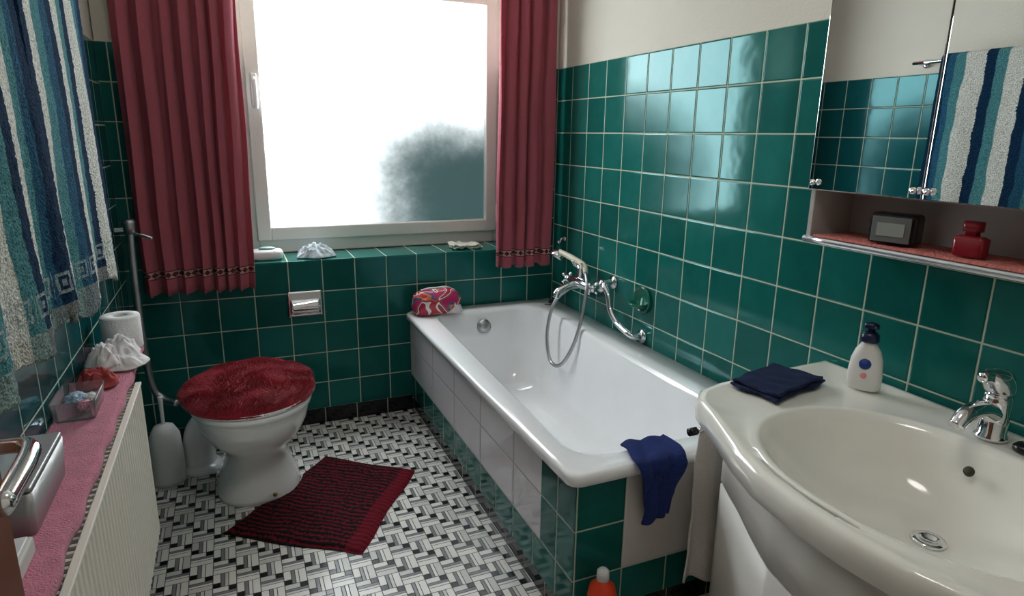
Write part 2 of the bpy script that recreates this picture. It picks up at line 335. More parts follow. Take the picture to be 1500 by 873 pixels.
tube('hose',[(mx_-.01,Y(-.41),mz+.06),(mx_-.03,Y(-.46),mz+.01),(mx_-.06,Y(-.48),mz-.12),(mx_-.10,Y(-.475),mz-.26),(mx_-.13,Y(-.42),mz-.36),(mx_-.14,Y(-.335),mz-.36),(mx_-.13,Y(-.28),mz-.24),(mx_-.09,Y(-.27),mz-.10),(mx_-.02,Y(-.31),mz-.02)],.009,steel,B,k=26,ribs=.8)
Gb=grp('grab_bar')
tube('bar',[(-.002,-.60,.725),(-.035,-.60,.725),(-.055,-.61,.715),(-.055,-.645,.68),(-.055,-.67,.62),(-.055,-.73,.575),(-.055,-.82,.555),(-.035,-.84,.545),(-.002,-.84,.545)],.013,chrome,Gb)
for i,(y,z) in enumerate(((-.60,.725),(-.84,.545))): lathe('flange_%d'%i,[(.030,0),(.030,.006),(.014,.012)],(-.001,y,z),chrome,Gb,axis=(-1,0,0))
Sd=grp('soap_dish')
gmt=mat('green_glaze',(.01,.14,.09),.08)
lathe('rim',[(.055,0),(.058,.006),(.054,.014),(.048,.012),(.040,.004),(.0,.002)],(-.001,-.83,.70),gmt,Sd,axis=(-1,0,0))
loft('dish_lip',[ell(-.012,-.83,.665,.02,.035),ell(-.026,-.83,.675,.034,.045),ell(-.03,-.83,.69,.038,.05),ell(-.028,-.83,.69,.03,.042),ell(-.02,-.83,.675,.02,.032)],gmt,Sd)
Hk=grp('wall_hook'); tube('hook',[(-.002,-.13,.85),(-.02,-.13,.85),(-.03,-.13,.83),(-.04,-.13,.84)],.005,chrome,Hk); lathe('plate',[(.012,0),(.012,.004),(.0,.005)],(-.001,-.13,.85),chrome,Hk,axis=(-1,0,0))
# ---------------------------------------------------------------- toilet
To=grp('toilet')
TY=.02
def tr(z,cy,rx,ry,p=2.2): return ell(-1.52,cy+TY,z,rx,ry,56,p)
loft('bowl',[tr(.001,-.47,.155,.20,2.6),tr(.018,-.47,.155,.20,2.6),tr(.05,-.47,.142,.19,2.5),tr(.12,-.47,.118,.175),tr(.17,-.475,.118,.18),tr(.22,-.50,.14,.205),tr(.27,-.53,.172,.232),tr(.32,-.545,.193,.248),tr(.36,-.55,.20,.256),tr(.378,-.55,.20,.256),tr(.383,-.55,.19,.25),tr(.378,-.55,.15,.2),tr(.30,-.53,.10,.14),tr(.24,-.5,.05,.07)],porc,To)
loft('seat',[tr(.384,-.555,.205,.262),tr(.388,-.555,.213,.270),tr(.402,-.555,.215,.272),tr(.408,-.555,.21,.265),tr(.408,-.555,.12,.17),tr(.388,-.555,.115,.165)],porc,To)
loft('lid',[tr(.409,-.555,.205,.260),tr(.412,-.555,.212,.268),tr(.424,-.555,.212,.268),tr(.43,-.555,.19,.24)],porc,To)
tube('waste_pipe',[(-1.58,-.34,.19),(-1.65,-.31,.22),(-1.71,-.285,.19),(-1.735,-.27,.12),(-1.735,-.26,.01)],[.062,.06,.058,.058,.062],porc,To,n=24)
lathe('floor_flange',[(.085,0),(.085,.015),(.062,.03)],(-1.73,-.26,.001),porc,To)
lathe('bolt_cap',[(.008,0),(.008,.006),(.0,.010)],(-1.47,-.645,.03),mat('brass',(.5,.35,.1),.3,1),To,axis=(0,-1,.5))
# plush lid cover, fitted over the lid
fur=mat('plush_red',(.33,.005,.022),.8,var=.5,vscale=12,sheen=.25)
Fc=grp('toilet_lid_cover'); FX,FY,FRX,FRY=-1.525,-.53,.232,.272
def fr_(z,rx,ry): return ell(FX,FY,z,rx,ry,64,2.1)
def covz(x,y):
    q=max(0,1-((x-FX)/FRX)**2-((y-FY)/FRY)**2); return .428+.034*q**.35+.006*N(x*18,y*18)
rings=[]
for k in range(11):
    f=1-k/10*.97
    rings.append([(FX+FRX*f*math.cos(a),FY+FRY*f*math.sin(a),covz(FX+FRX*f*math.cos(a),FY+FRY*f*math.sin(a))) for a in [2*math.pi*i/64 for i in range(64)]])
rings=[fr_(.412,FRX-.010,FRY-.010),fr_(.418,FRX+.002,FRY+.002)]+rings
loft('cover_body',rings,fur,Fc,cap0=False)
v=[];f=[]
for i in range(34000):
    a=random.random()*2*math.pi; q=math.sqrt(random.random())
    x=FX+(FRX+.002)*q*math.cos(a); y=FY+(FRY+.002)*q*math.sin(a); z=covz(x,y)-.001
    if q>.95 and random.random()<.6: z-=random.random()*.014
    L=.011+.004*random.random(); nx=(x-FX)*1.6+random.uniform(-.3,.3)+2.2*N(x*8,y*8,1); ny=(y-FY)*1.6+random.uniform(-.3,.3)+2.2*N(x*8,y*8,7)
    d=Vector((nx,ny,.8)).normalized()*L; s=Vector((random.uniform(-1,1),random.uniform(-1,1),0)).normalized()*.0010
    p=Vector((x,y,z)); k=len(v); v+=[p-s,p+s,p+d]; f.append((k,k+1,k+2))
mk('pile',v,f,fur,Fc,smooth=False)
# flush plate, pressure pipe
Fp=grp('flush_plate'); box('plate',(-1.335,-.016,.535),(-1.185,-.001,.655),chrome,Fp,.008); 
sheet('push_flap',lambda s,t:(-1.325+.13*s,-.018-.016*math.sin(math.pi*t)*(1-.3*s),.55+.065*t),10,8,chrome,Fp,solid=.003)
Pp=grp('flush_pipe')
tube('riser',[(-1.895,-.15,.99),(-1.90,-.15,.8),(-1.90,-.15,.55),(-1.89,-.15,.36),(-1.86,-.16,.29),(-1.80,-.20,.27)],.014,steel,Pp)
lathe('valve_body',[(.0,0),(.022,.004),(.024,.05),(.018,.06),(.0,.062)],(-1.895,-.15,.96),steel,Pp)
tube('valve_lever',[(-1.895,-.15,.965),(-1.855,-.165,.96),(-1.82,-.17,.945)],.007,chrome,Pp)
tube('valve_inlet',[(-1.895,-.15,.98),(-1.92,-.15,.98),(XL+.002,-.15,.98)],.011,chrome,Pp)
# toilet brush
Tb=grp('toilet_brush')
loft('holder',[ell(-1.845,-.33,.001,.058,.058),ell(-1.845,-.33,.02,.062,.062),ell(-1.845,-.33,.12,.060,.060),ell(-1.845,-.33,.20,.054,.054),ell(-1.845,-.33,.235,.036,.036),ell(-1.845,-.33,.245,.012,.012)],whitep,Tb)
tube('handle',[(-1.845,-.33,.23),(-1.845,-.33,.30),(-1.845,-.33,.36)],[.007,.007,.010],whitep,Tb)
# rug
def rugmat():
    m,nt,b=NT('rug_woven')
    tc=nt.nodes.new('ShaderNodeNewGeometry'); mp=nt.nodes.new('ShaderNodeMapping'); mp.inputs['Rotation'].default_value=(0,0,math.radians(36)); nt.links.new(tc.outputs['Position'],mp.inputs[0])
    s=nt.nodes.new('ShaderNodeSeparateXYZ'); nt.links.new(mp.outputs[0],s.inputs[0])
    n=nt.nodes.new('ShaderNodeTexNoise'); n.inputs['Scale'].default_value=11; n.inputs['Detail'].default_value=0; nt.links.new(tc.outputs['Position'],n.inputs['Vector'])
    st=M(nt,'PINGPONG',M(nt,'ADD',M(nt,'MULTIPLY',s.outputs[1],92),M(nt,'MULTIPLY',n.outputs[0],2.6)),1)
    n2=nt.nodes.new('ShaderNodeTexNoise'); n2.inputs['Scale'].default_value=80; nt.links.new(tc.outputs['Position'],n2.inputs['Vector'])
    k=M(nt,'GREATER_THAN',M(nt,'ADD',st,M(nt,'MULTIPLY',M(nt,'SUBTRACT',n2.outputs[0],.5),2.6)),.36)
    a=nt.nodes.new('ShaderNodeAttribute'); a.attribute_name='red'
    k=M(nt,'MULTIPLY',k,M(nt,'SUBTRACT',1,a.outputs['Fac']))
    mx=nt.nodes.new('ShaderNodeMix'); mx.data_type='RGBA'; mx.inputs[6].default_value=(.13,.005,.014,1); mx.inputs[7].default_value=(.010,.005,.006,1); nt.links.new(k,mx.inputs[0]); nt.links.new(mx.outputs[2],b.inputs['Base Color'])
    b.inputs['Roughness'].default_value=.95; b.inputs['Specular IOR Level'].default_value=.2
    bp=nt.nodes.new('ShaderNodeBump'); bp.inputs['Distance'].default_value=.006; nt.links.new(M(nt,'ADD',n2.outputs[0],M(nt,'MULTIPLY',st,.6)),bp.inputs['Height']); nt.links.new(bp.outputs[0],b.inputs['Normal'])
    return m
A_=Vector((-1.25,-.36,0));B_=Vector((-.925,-.62,0));C_=Vector((-1.235,-1.09,0));D_=Vector((-1.66,-.80,0))
def rugpt(s,t):
    p=A_.lerp(B_,s).lerp(D_.lerp(C_,s),t)
    e=min(s,1-s,t,1-t)
    p.x+=.006*math.sin(t*9); p.y+=.006*math.sin(s*8+1)
    return Vector((p.x,p.y,.002+.012*min(1,e*25)+.002*N(p.x*40,p.y*40)))
nu,nv=60,80; v=[];f=[];att=[]
for j in range(nv+1):
    for i in range(nu+1):
        s,t=i/nu,j/nv; p=rugpt(s,t)
        dx_,dy_=p.x+1.52,p.y+.45; q=math.hypot(dx_/.168,dy_/.213)   # contour cut-out round the toilet foot
        if q<1: p.x=-1.52+dx_/max(q,.01); p.y=-.45+dy_/max(q,.01)
        v.append(p); att.append(1.0 if s>.88 or t<.015 else 0.0)
for j in range(nv):
    for i in range(nu): a=j*(nu+1)+i; f.append((a,a+1,a+nu+2,a+nu+1))
rg=mk('bath_rug',v,f,rugmat()); ta=rg.data.attributes.new('red','FLOAT','POINT'); ta.data.foreach_set('value',att)
# ---------------------------------------------------------------- radiator
Ra=grp('radiator'); radm=mat('radiator_white',(.80,.76,.68),.3)
ry0,ry1,rz0,rz1,rx1=-2.05,-1.02,.20,.665,-1.805
prof=[]
k=int((ry1-ry0)/.028)
for i in range(k):
    a=ry0+(ry1-ry0)*i/k; w=(ry1-ry0)/k
    prof+=[(a,0),(a+w*.35,0),(a+w*.5,-.006),(a+w*.85,-.006)]
prof.append((ry1,0)); v=[]
for (y,d) in prof: v+=[(rx1+d,y,rz0),(rx1+d,y,rz1)]
f=[(2*i,2*i+2,2*i+3,2*i+1) for i in range(len(prof)-1)]
mk('front_panel',v,f,radm,Ra,smooth=False,solid=.003)
box('rear_panel',(-1.90,ry0,rz0),(-1.893,ry1,rz1),radm,Ra)
box('end_far',(-1.90,ry1-.004,rz0),(rx1,ry1,rz1),radm,Ra); box('end_near',(-1.90,ry0,rz0),(rx1,ry0+.004,rz1),radm,Ra)
box('rim_front',(rx1-.012,ry0,rz1-.004),(rx1+.003,ry1,rz1+.004),radm,Ra,.002)
for i in range(48): y=ry0+.015+i*(ry1-ry0-.03)/47; box('grill_%d'%i,(-1.893,y-.004,rz1-.01),(rx1-.012,y+.004,rz1-.003),radm,Ra)
box('grill_under',(-1.892,ry0+.01,rz1-.04),(rx1-.014,ry1-.01,rz1-.035),black,Ra)
for i,y in enumerate((-1.15,-1.9)): box('wall_bracket_%d'%i,(XL,y-.015,.3),(-1.90,y+.015,.6),radm,Ra)
tube('supply_pipe',[(-1.86,-1.04,.20),(-1.86,-1.04,.1),(-1.86,-1.04,.001)],.008,radm,Ra)
Sh=grp('radiator_shelf')
pink=mat('pink_terry',(.66,.20,.30),.95,bump=.8,bscale=260,var=.3,vscale=30,sheen=.3)
box('board',(XL+.001,-2.08,.680),(-1.840,-.74,.694),whitep,Sh,.003)
def shf(s,t):
    y=-.745-1.33*t; x=XL+.006+(.122+.003*N(y*9,1))*min(1,s/.85)
    z=.700+.002*N(x*60,y*40)
    if s>.85: z-=.022*(s-.85)/.15; x+=.003*math.sin(y*35)
    return (x,y,z)
sheet('pink_cover',shf,20,160,pink,Sh,solid=.006)
for i,y in enumerate((-1.0,-1.8)): box('bracket_%d'%i,(XL+.001,y-.01,.670),(-1.86,y+.01,.680),steel,Sh)
# shelf contents
Tp=grp('toilet_paper_roll')
pm=mat('tissue_paper',(.85,.83,.83),.95,bump=.2,bscale=200)
lathe('roll',[(.02,.0),(.052,.0),(.054,.004),(.054,.098),(.052,.102),(.02,.102),(.019,.098),(.019,.004)],(-1.868,-.790,.705),pm,Tp,cap=False)
clw=mat('cloth_white',(.78,.75,.76),.95,bump=.3,bscale=60,var=.10,vscale=40)
Cw=grp('crumpled_white_cloth')
heap('cloth_heap',(-1.872,-.955,.705),.072,.095,.050,clw,Cw,seed=4,fr=1.8)
heap('cloth_fold_1',(-1.855,-.930,.722),.050,.068,.052,clw,Cw,seed=14,fr=1.6)
heap('cloth_fold_2',(-1.888,-.985,.722),.045,.055,.048,clw,Cw,seed=23,fr=1.6)
heap('crumpled_red_cloth',(-1.890,-1.110,.705),.052,.056,.038,mat('cloth_floral',(.36,.06,.06),.95,var=1.0,vscale=50),seed=8,fr=1.8)
Pb=grp('plastic_tray')
pl=mat('clear_plastic',(.92,.96,1.0),.08,trans=.92,ior=1.12)
o=-.045
tray=[rrect(-1.938,-1.858,-1.30+o,-1.165+o,.012,.705),rrect(-1.943,-1.853,-1.305+o,-1.16+o,.012,.750),rrect(-1.940,-1.856,-1.302+o,-1.163+o,.012,.750),rrect(-1.935,-1.861,-1.297+o,-1.168+o,.012,.709)]
loft('tray',tray,pl,Pb)
crumple('contents_1',(-1.908,-1.255,.722),(.025,.03,.02),mat('blue_bits',(.4,.55,.7),.5),Pb,seed=3,res=4); crumple('contents_2',(-1.885,-1.30,.72),(.015,.025,.016),mat('pink_bits',(.7,.3,.4),.5),Pb,seed=5,res=4)
crumple('contents_3',(-1.88,-1.245,.72),(.014,.022,.014),whitep,Pb,seed=9,res=4)
Mb=grp('metal_storage_box'); gy=mat('galvanised',(.45,.45,.45),.45,.5,bump=.2,bscale=30)
loft('body',[rrect(-1.945,-1.866,-1.82,-1.60,.01,.705),rrect(-1.948,-1.862,-1.825,-1.595,.01,.78),rrect(-1.944,-1.866,-1.82,-1.60,.01,.78),rrect(-1.94,-1.870,-1.816,-1.604,.01,.71)],gy,Mb)
box('lid_panel',(-1.947,-1.82,.782),(-1.864,-1.60,.79),gy,Mb,.003)
Cb=grp('tissue_carton'); cbm=mat('carton_grey',(.6,.58,.55),.7)
box('carton',(-1.945,-2.02,.705),(-1.855,-1.87,.735),cbm,Cb,.006); box('carton_flap',(-1.94,-2.01,.736),(-1.86,-1.88,.74),whitep,Cb,.002)
# ---------------------------------------------------------------- towels on the left wall
def towmat(name,y0,y1,zb,cols):
    m,nt,b=NT(name)
    g=nt.nodes.new('ShaderNodeNewGeometry'); s=nt.nodes.new('ShaderNodeSeparateXYZ'); nt.links.new(g.outputs['Position'],s.inputs[0])
    n=nt.nodes.new('ShaderNodeTexNoise'); n.inputs['Scale'].default_value=230; n.inputs['Detail'].default_value=3; nt.links.new(g.outputs['Position'],n.inputs['Vector'])
    n5=nt.nodes.new('ShaderNodeTexNoise'); n5.inputs['Scale'].default_value=7; nt.links.new(g.outputs['Position'],n5.inputs['Vector'])
    f=M(nt,'DIVIDE',M(nt,'SUBTRACT',s.outputs[1],y0),y1-y0); f=M(nt,'ADD',f,M(nt,'MULTIPLY',M(nt,'SUBTRACT',n.outputs[0],.5),.022)); f=M(nt,'ADD',f,M(nt,'MULTIPLY',M(nt,'SUBTRACT',n5.outputs[0],.5),.05))
    r=nt.nodes.new('ShaderNodeValToRGB'); r.color_ramp.interpolation='CONSTANT'; E=r.color_ramp.elements
    E[0].position=0; E[0].color=(*cols[0][1],1); E[1].position=cols[1][0]; E[1].color=(*cols[1][1],1)
    for p,c in cols[2:]: e=E.new(p); e.color=(*c,1)
    nt.links.new(f,r.inputs[0])
    zz=M(nt,'SUBTRACT',s.outputs[2],zb)
    inb=M(nt,'MULTIPLY',M(nt,'GREATER_THAN',zz,.06),M(nt,'LESS_THAN',zz,.11))
    u=M(nt,'FRACT',M(nt,'MULTIPLY',s.outputs[1],17)); w=M(nt,'DIVIDE',M(nt,'SUBTRACT',zz,.06),.05)
    ring=M(nt,'MAXIMUM',M(nt,'ABSOLUTE',M(nt,'MULTIPLY',M(nt,'SUBTRACT',u,.5),1.1)),M(nt,'ABSOLUTE',M(nt,'SUBTRACT',w,.5)))
    key=M(nt,'GREATER_THAN',M(nt,'SINE',M(nt,'MULTIPLY',ring,24)),.1)
    key=M(nt,'MULTIPLY',key,inb)
    mx=nt.nodes.new('ShaderNodeMix'); mx.data_type='RGBA'; mx.inputs[7].default_value=(.42,.52,.52,1); nt.links.new(M(nt,'MULTIPLY',key,.75),mx.inputs[0]); nt.links.new(r.outputs[0],mx.inputs[6])
    hm=M(nt,'MULTIPLY',M(nt,'LESS_THAN',zz,.045),.40)
    m4=nt.nodes.new('ShaderNodeMix'); m4.data_type='RGBA'; m4.inputs[7].default_value=(.6,.6,.5,1); nt.links.new(hm,m4.inputs[0]); nt.links.new(mx.outputs[2],m4.inputs[6])
    dk=nt.nodes.new('ShaderNodeMix'); dk.data_type='RGBA'; dk.blend_type='MULTIPLY'; dk.inputs[0].default_value=1
    mrr=nt.nodes.new('ShaderNodeMapRange'); mrr.inputs[1].default_value=.3; mrr.inputs[2].default_value=.65; mrr.inputs[3].default_value=.38; mrr.inputs[4].default_value=1.1; nt.links.new(n.outputs[0],mrr.inputs[0])
    nt.links.new(m4.outputs[2],dk.inputs[6]); nt.links.new(mrr.outputs[0],dk.inputs[7])
    nt.links.new(dk.outputs[2],b.inputs['Base Color']); b.inputs['Roughness'].default_value=1; b.inputs['Specular IOR Level'].default_value=.1
    bp=nt.nodes.new('ShaderNodeBump'); bp.inputs['Distance'].default_value=.010; bp.inputs['Strength'].default_value=1; nt.links.new(n.outputs[0],bp.inputs['Height']); nt.links.new(bp.outputs[0],b.inputs['Normal'])
    return m
DB=(.008,.038,.095);MB=(.03,.13,.23);TE=(.10,.31,.34);WH=(.88,.88,.81)
ca=[(0,DB),(.04,WH),(.16,TE),(.27,MB),(.34,DB),(.41,WH),(.53,TE),(.61,DB),(.68,WH),(.82,TE),(.89,MB),(.94,DB)]
def towel(name,y0,y1,xf,zb,zt,seed,zbback=None):
    m=towmat(name+'_cloth',y0,y1,zb,ca)
    XR=-1.878
    def fn(s,t):
        y=y0+(y1-y0)*s
        wv=.012*math.sin(s*17+seed)+.014*N(s*6,t*3,seed)
        L=zt-zb
        if t<.8:
            k=t/.8; z=zb+L*k; x=(xf+wv+.012)*(1-k)+(XR+.024)*k+.0025*N(s*60,t*90,seed)*(1-k*.7); y+=.020*N(s*3,t*4,seed+2)*(1-k)+.03*(1-k)*(s-.5)
        else:
            k=(t-.8)/.2
            if k<.3: a=k/.3*math.pi; x=XR+.024*math.cos(a); z=zt+.024*math.sin(a)
            else: q=(k-.3)/.7; x=XR-.024; z=zt-L*.85*q
        z+=(.03*N(s*5,seed)+.014*math.sin(s*11+seed))*(1-min(1,t/.8)) if t<.8 else 0
        return (x,y,z)
    return sheet(name,fn,180,200,m,solid=.011)
towel('hanging_towel',-1.50,-.875,-1.856,.965,1.715,1.0)
towel('hanging_towel.001',-2.08,-1.54,-1.849,.985,1.715,3.5)
Tr=grp('towel_rail')
tube('rail',[(-1.878,-2.2,1.715),(-1.878,-1.4,1.715),(-1.878,-.72,1.715)],.009,chrome,Tr)
for i,y in enumerate((-.74,-1.52,-2.18)): tube('post_%d'%i,[(-1.878,y,1.715),(XL+.001,y,1.715)],.008,chrome,Tr,smoothp=False); lathe('rose_%d'%i,[(.02,0),(.02,.008),(.01,.012)],(XL+.001,y,1.715),chrome,Tr,axis=(1,0,0))
# ---------------------------------------------------------------- door
D=grp('door_1'); wood=mat('door_wood',(.16,.05,.025),.35,var=.4,vscale=12)
box('leaf',(-1.84,-3.05,.01),(-1.80,-2.12,2.02),wood,D,.003)
box('backplate',(-1.80,-2.235,.92),(-1.792,-2.195,1.10),mat('bronze',(.28,.2,.15),.3,1),D,.003)
tube('lever',[(-1.795,-2.215,1.032),(-1.760,-2.215,1.032),(-1.742,-2.222,1.032),(-1.735,-2.25,1.031),(-1.735,-2.34,1.028)],[.008,.008,.009,.010,.010],chrome,D)
# ---------------------------------------------------------------- vanity + sink
V=grp('washbasin_vanity')
outl=[(-.003,-1.73),(-.15,-1.735),(-.30,-1.745),(-.42,-1.755),(-.49,-1.775),(-.535,-1.82),(-.555,-1.88),(-.59,-1.96),(-.635,-2.06),(-.665,-2.15),(-.68,-2.26),(-.68,-2.36),(-.665,-2.47),(-.635,-2.56),(-.59,-2.66),(-.555,-2.74),(-.535,-2.80),(-.49,-2.845),(-.42,-2.865),(-.30,-2.875),(-.15,-2.885),(-.003,-2.89)]
carc=[(-.003,-1.80),(-.15,-1.80),(-.30,-1.80),(-.385,-1.805),(-.43,-1.83),(-.455,-1.88),(-.495,-1.97),(-.54,-2.06),(-.58,-2.15),(-.60,-2.26),(-.60,-2.36),(-.58,-2.47),(-.54,-2.56),(-.495,-2.65),(-.455,-2.74),(-.43,-2.79),(-.385,-2.815),(-.30,-2.82),(-.15,-2.82),(-.003,-2.82)]
cx,cy=-.378,-2.28
def cast(a,pl=None):
    d=Vector((math.cos(a),math.sin(a))); best=None
    pl=pl or outl; pts=pl+[pl[0]]
    for (x1,y1),(x2,y2) in zip(pts,pts[1:]):
        p=Vector((x1-cx,y1-cy)); q=Vector((x2-cx,y2-cy)); e=q-p; den=d.x*e.y-d.y*e.x
        if abs(den)<1e-9: continue
        t=(p.x*e.y-p.y*e.x)/den; u=(p.x*d.y-p.y*d.x)/den
        if t>0 and -1e-6<=u<=1+1e-6: best=t if best is None else min(best,t)
    return best
NA=180
def oring(z,inset,pl=None):
    o=[]
    for i in range(NA):
        a=2*math.pi*i/NA; t=cast(a,pl)-inset; x=cx+t*math.cos(a); y=cy+t*math.sin(a); o.append((min(x,-.003),y,z))
    return o
def bring(z,rx,ry,ox=0,p=2.15): return ell(cx+ox,cy,z,rx,ry,NA,p)
loft('basin',[oring(.668,.045),oring(.671,.02),oring(.685,.003),oring(.715,0),oring(.733,.004),oring(.741,.014),oring(.741,.03),oring(.736,.045),
 bring(.737,.262,.338,.0),bring(.740,.250,.325,.0),bring(.737,.240,.312),bring(.72,.230,.298),bring(.68,.207,.27,.008),bring(.64,.175,.228,.018),bring(.605,.125,.16,.035),bring(.588,.07,.09,.05),bring(.582,.03,.03,.06),bring(.580,.022,.022,.06)],cream,V,cap0=False)
lathe('drain_ring',[(.0,.001),(.014,.001),(.016,.006),(.03,.005),(.032,0)],(cx+.06,cy,.583),chrome,V)
lathe('overflow_hole',[(.0,.006),(.009,.006),(.011,0)],(-.176,cy+.03,.69),mat('overflow_dark',(.05,.04,.02),.6,0),V,axis=(-1,0,.45))
loft('carcass',[oring(.08,.0,carc),oring(.665,0,carc)],vanm,V,cap0=True,cap1=False)
loft('plinth',[oring(.001,.06,carc),oring(.079,.06,carc)],black,V)
def door(name,a0,a1,z0,z1):
    def fn(s,t):
        a=a0+(a1-a0)*s; r=cast(a,carc)+.008; return (cx+r*math.cos(a),cy+r*math.sin(a),z0+(z1-z0)*t)
    return sheet(name,fn,60,2,vanm,V,solid=.012)
pi=math.pi
door('door_left',pi*.545,pi*.985,.10,.50); door('door_right',pi*1.015,pi*1.455,.10,.50); door('drawer_front',pi*.545,pi*1.455,.508,.655)
for i,a in enumerate((pi*.955,pi*1.045)):
    r=cast(a,carc)+.014; lathe('knob_%d'%i,[(.006,0),(.006,.012),(.014,.018),(.012,.026),(.0,.028)],(cx+r*math.cos(a),cy+r*math.sin(a),.47),chrome,V,axis=(-1,0,0))
# faucet
F=grp('basin_faucet')
lathe('body',[(.032,0),(.032,.006),(.027,.012),(.026,.06),(.027,.085),(.024,.10)],(-.080,-2.225,.74),chrome,F)
tube('spout',[(-.085,-2.225,.795),(-.13,-2.225,.812),(-.18,-2.225,.808),(-.208,-2.225,.785)],[.023,.019,.017,.015],chrome,F,n=20)
loft('lever_cap',[ell(-.08,-2.225,.84,.027,.027),ell(-.083,-2.225,.85,.032,.030),ell(-.090,-2.225,.868,.038,.030),ell(-.100,-2.225,.884,.040,.026),ell(-.106,-2.225,.892,.030,.018),ell(-.108,-2.225,.895,.012,.008)],chrome,F)
tube('lever',[(-.11,-2.225,.878),(-.135,-2.225,.884),(-.152,-2.225,.884)],[.018,.014,.010],chrome,F)
lathe('basin_plug',[(.0,.014),(.016,.014),(.022,.008),(.022,0)],(-.085,-2.295,.741),black)
# soap bottle
Sb=grp('lotion_bottle'); wb=mat('bottle_white',(.85,.83,.8),.25); navy=mat('navy_plastic',(.006,.012,.05),.25)
bx,by=-.10,-1.93
ra=math.radians(-60)
def be(z,rx,ry): return ell(bx,by,z,rx,ry,40,2.4,ra)
loft('bottle',[be(.742,.034,.019),be(.746,.039,.022),be(.78,.040,.023),be(.82,.036,.022),be(.845,.028,.019),be(.86,.018,.016),be(.868,.015,.015)],wb,Sb)
loft('collar',[be(.866,.02,.02),be(.87,.022,.022),be(.885,.02,.02),be(.892,.012,.012)],navy,Sb)
loft('pump_head',[be(.892,.009,.009),be(.900,.009,.009),be(.901,.018,.013),be(.910,.017,.012),be(.914,.01,.008)],navy,Sb)
dv=Vector((-math.cos(math.radians(30)),-math.sin(math.radians(30)),0))
pc=Vector((bx,by,.812))+dv*.021
lathe('blue_label',[(.0,.003),(.013,.003),(.014,0)],pc,mat('label_blue',(.01,.04,.25),.4),Sb,axis=dv)
pc2=Vector((bx,by,.782))+dv*.0215
lathe('pink_label',[(.0,.003),(.007,.003),(.008,0)],pc2,mat('label_pink',(.8,.3,.3),.4),Sb,axis=dv)
# navy washcloth
nv_=mat('navy_terry',(.008,.02,.08),.95,bump=.9,bscale=300)
Wc=grp('folded_washcloth')
c0=[Vector(p) for p in ((-.405,-1.79,0),(-.215,-1.745,0),(-.165,-1.875,0),(-.385,-1.925,0))]
for L in range(2):
    def fn(s,t,L=L):
        p=c0[0].lerp(c0[1],s).lerp(c0[3].lerp(c0[2],s),t); ins=.96 if L else 1
        c=(c0[0]+c0[1]+c0[2]+c0[3])/4; p=c+(p-c)*ins
        return (p.x+.012*N(p.y*20,L),p.y+.012*N(p.x*20,L+3),.7475+L*.009+.005*N(p.x*30,p.y*30,L*4)+.002*L)
    sheet('fold_%d'%L,fn,24,20,nv_,Wc,solid=.009,sub=1)
# hand towel hanging on its swivel bar beside the vanity
Hr=grp('towel_on_swivel_bar'); tube('arm',[(-.45,-1.738,.60),(-.35,-1.738,.603),(-.28,-1.74,.605),(-.25,-1.79,.605)],.007,chrome,Hr); tube('tip',[(-.475,-1.738,.60),(-.452,-1.738,.60)],.011,black,Hr,smoothp=False)
wt=mat('towel_cream',(.92,.86,.80),.95,bump=.6,bscale=250,sheen=.2)
def ht(s,t):
    w=.048+.032*(1-t)**.7
    x=-.380+(s-.5)*2*w+.008*math.sin(t*5)
    return (x,-1.745+.010*math.sin(s*9+t*2)+.006*N(s*4,t*5)-.006*(1-t),.145+.47*t+.01*math.sin(s*9)*(1-t))
sheet('hand_towel',ht,40,40,wt,Hr,solid=.006)
# blue cloth over tub end
bc=mat('royal_blue_terry',(.014,.034,.18),.95,bump=.9,bscale=260)
def bf(s,t):
    w=.072*(1-.40*max(0,t-.5)/.5)+.008*math.sin(t*6)
    cxx=-.520-.030*t; x=cxx+(s-.5)*2*w
    L=t*.295
    fold=.008*math.sin(s*7+t*3)+.009*N(s*3,t*4,3)
    if L<.11: y=-1.598-L*.97; z=.519+abs(fold)
    elif L<.14: a=(L-.11)/.03*math.pi/2; y=-1.702-.012*math.sin(a)-abs(fold)*.5; z=.507+.012*math.cos(a)+abs(fold)*.6
    else: y=-1.714-.004*t-abs(fold)*1.3; z=.507-(L-.14)+.03*(s-.5)*(t-.4)
    return (x+.010*N(t*4,s*3),y,z)
sheet('blue_cloth',bf,40,50,bc,solid=.006)
# bag on tub corner
bagm,nt,b=NT('bag_print'); g=nt.nodes.new('ShaderNodeNewGeometry'); vo=nt.nodes.new('ShaderNodeTexNoise'); vo.inputs['Scale'].default_value=14; vo.inputs['Detail'].default_value=0; vo.inputs['Distortion'].default_value=.8; nt.links.new(g.outputs['Position'],vo.inputs['Vector'])
r=nt.nodes.new('ShaderNodeValToRGB'); r.color_ramp.interpolation='CONSTANT'
E=r.color_ramp.elements; E[0].color=(.03,.03,.06,1); E[1].position=.33; E[1].color=(.40,.01,.05,1)
for p_,c_ in ((.43,(.75,.70,.72,1)),(.49,(.45,.02,.04,1)),(.55,(.55,.16,.06,1)),(.60,(.05,.08,.2,1)),(.66,(.5,.02,.12,1))): e_=E.new(p_); e_.color=c_
nt.links.new(vo.outputs[0],r.inputs[0]); nt.links.new(r.outputs[0],b.inputs['Base Color']); b.inputs['Roughness'].default_value=.22
Bg=grp('toiletry_bag')
def bagring(z,rx,ry,k): 
    return [(x+.006*N(x*25,z*40,k),y+.006*N(y*25,z*40,k+3),zz+.004*N(x*30,y*30,k)) for x,y,zz in ell(-.665,-.085,z,rx,ry,60,3.2,.06)]
loft('bag_body',[bagring(.517,.095,.045,0),bagring(.522,.112,.055,1),bagring(.55,.120,.062,2),bagring(.585,.116,.058,3),bagring(.612,.105,.045,4),bagring(.628,.088,.026,5),bagring(.634,.06,.010,6)],bagm,Bg)
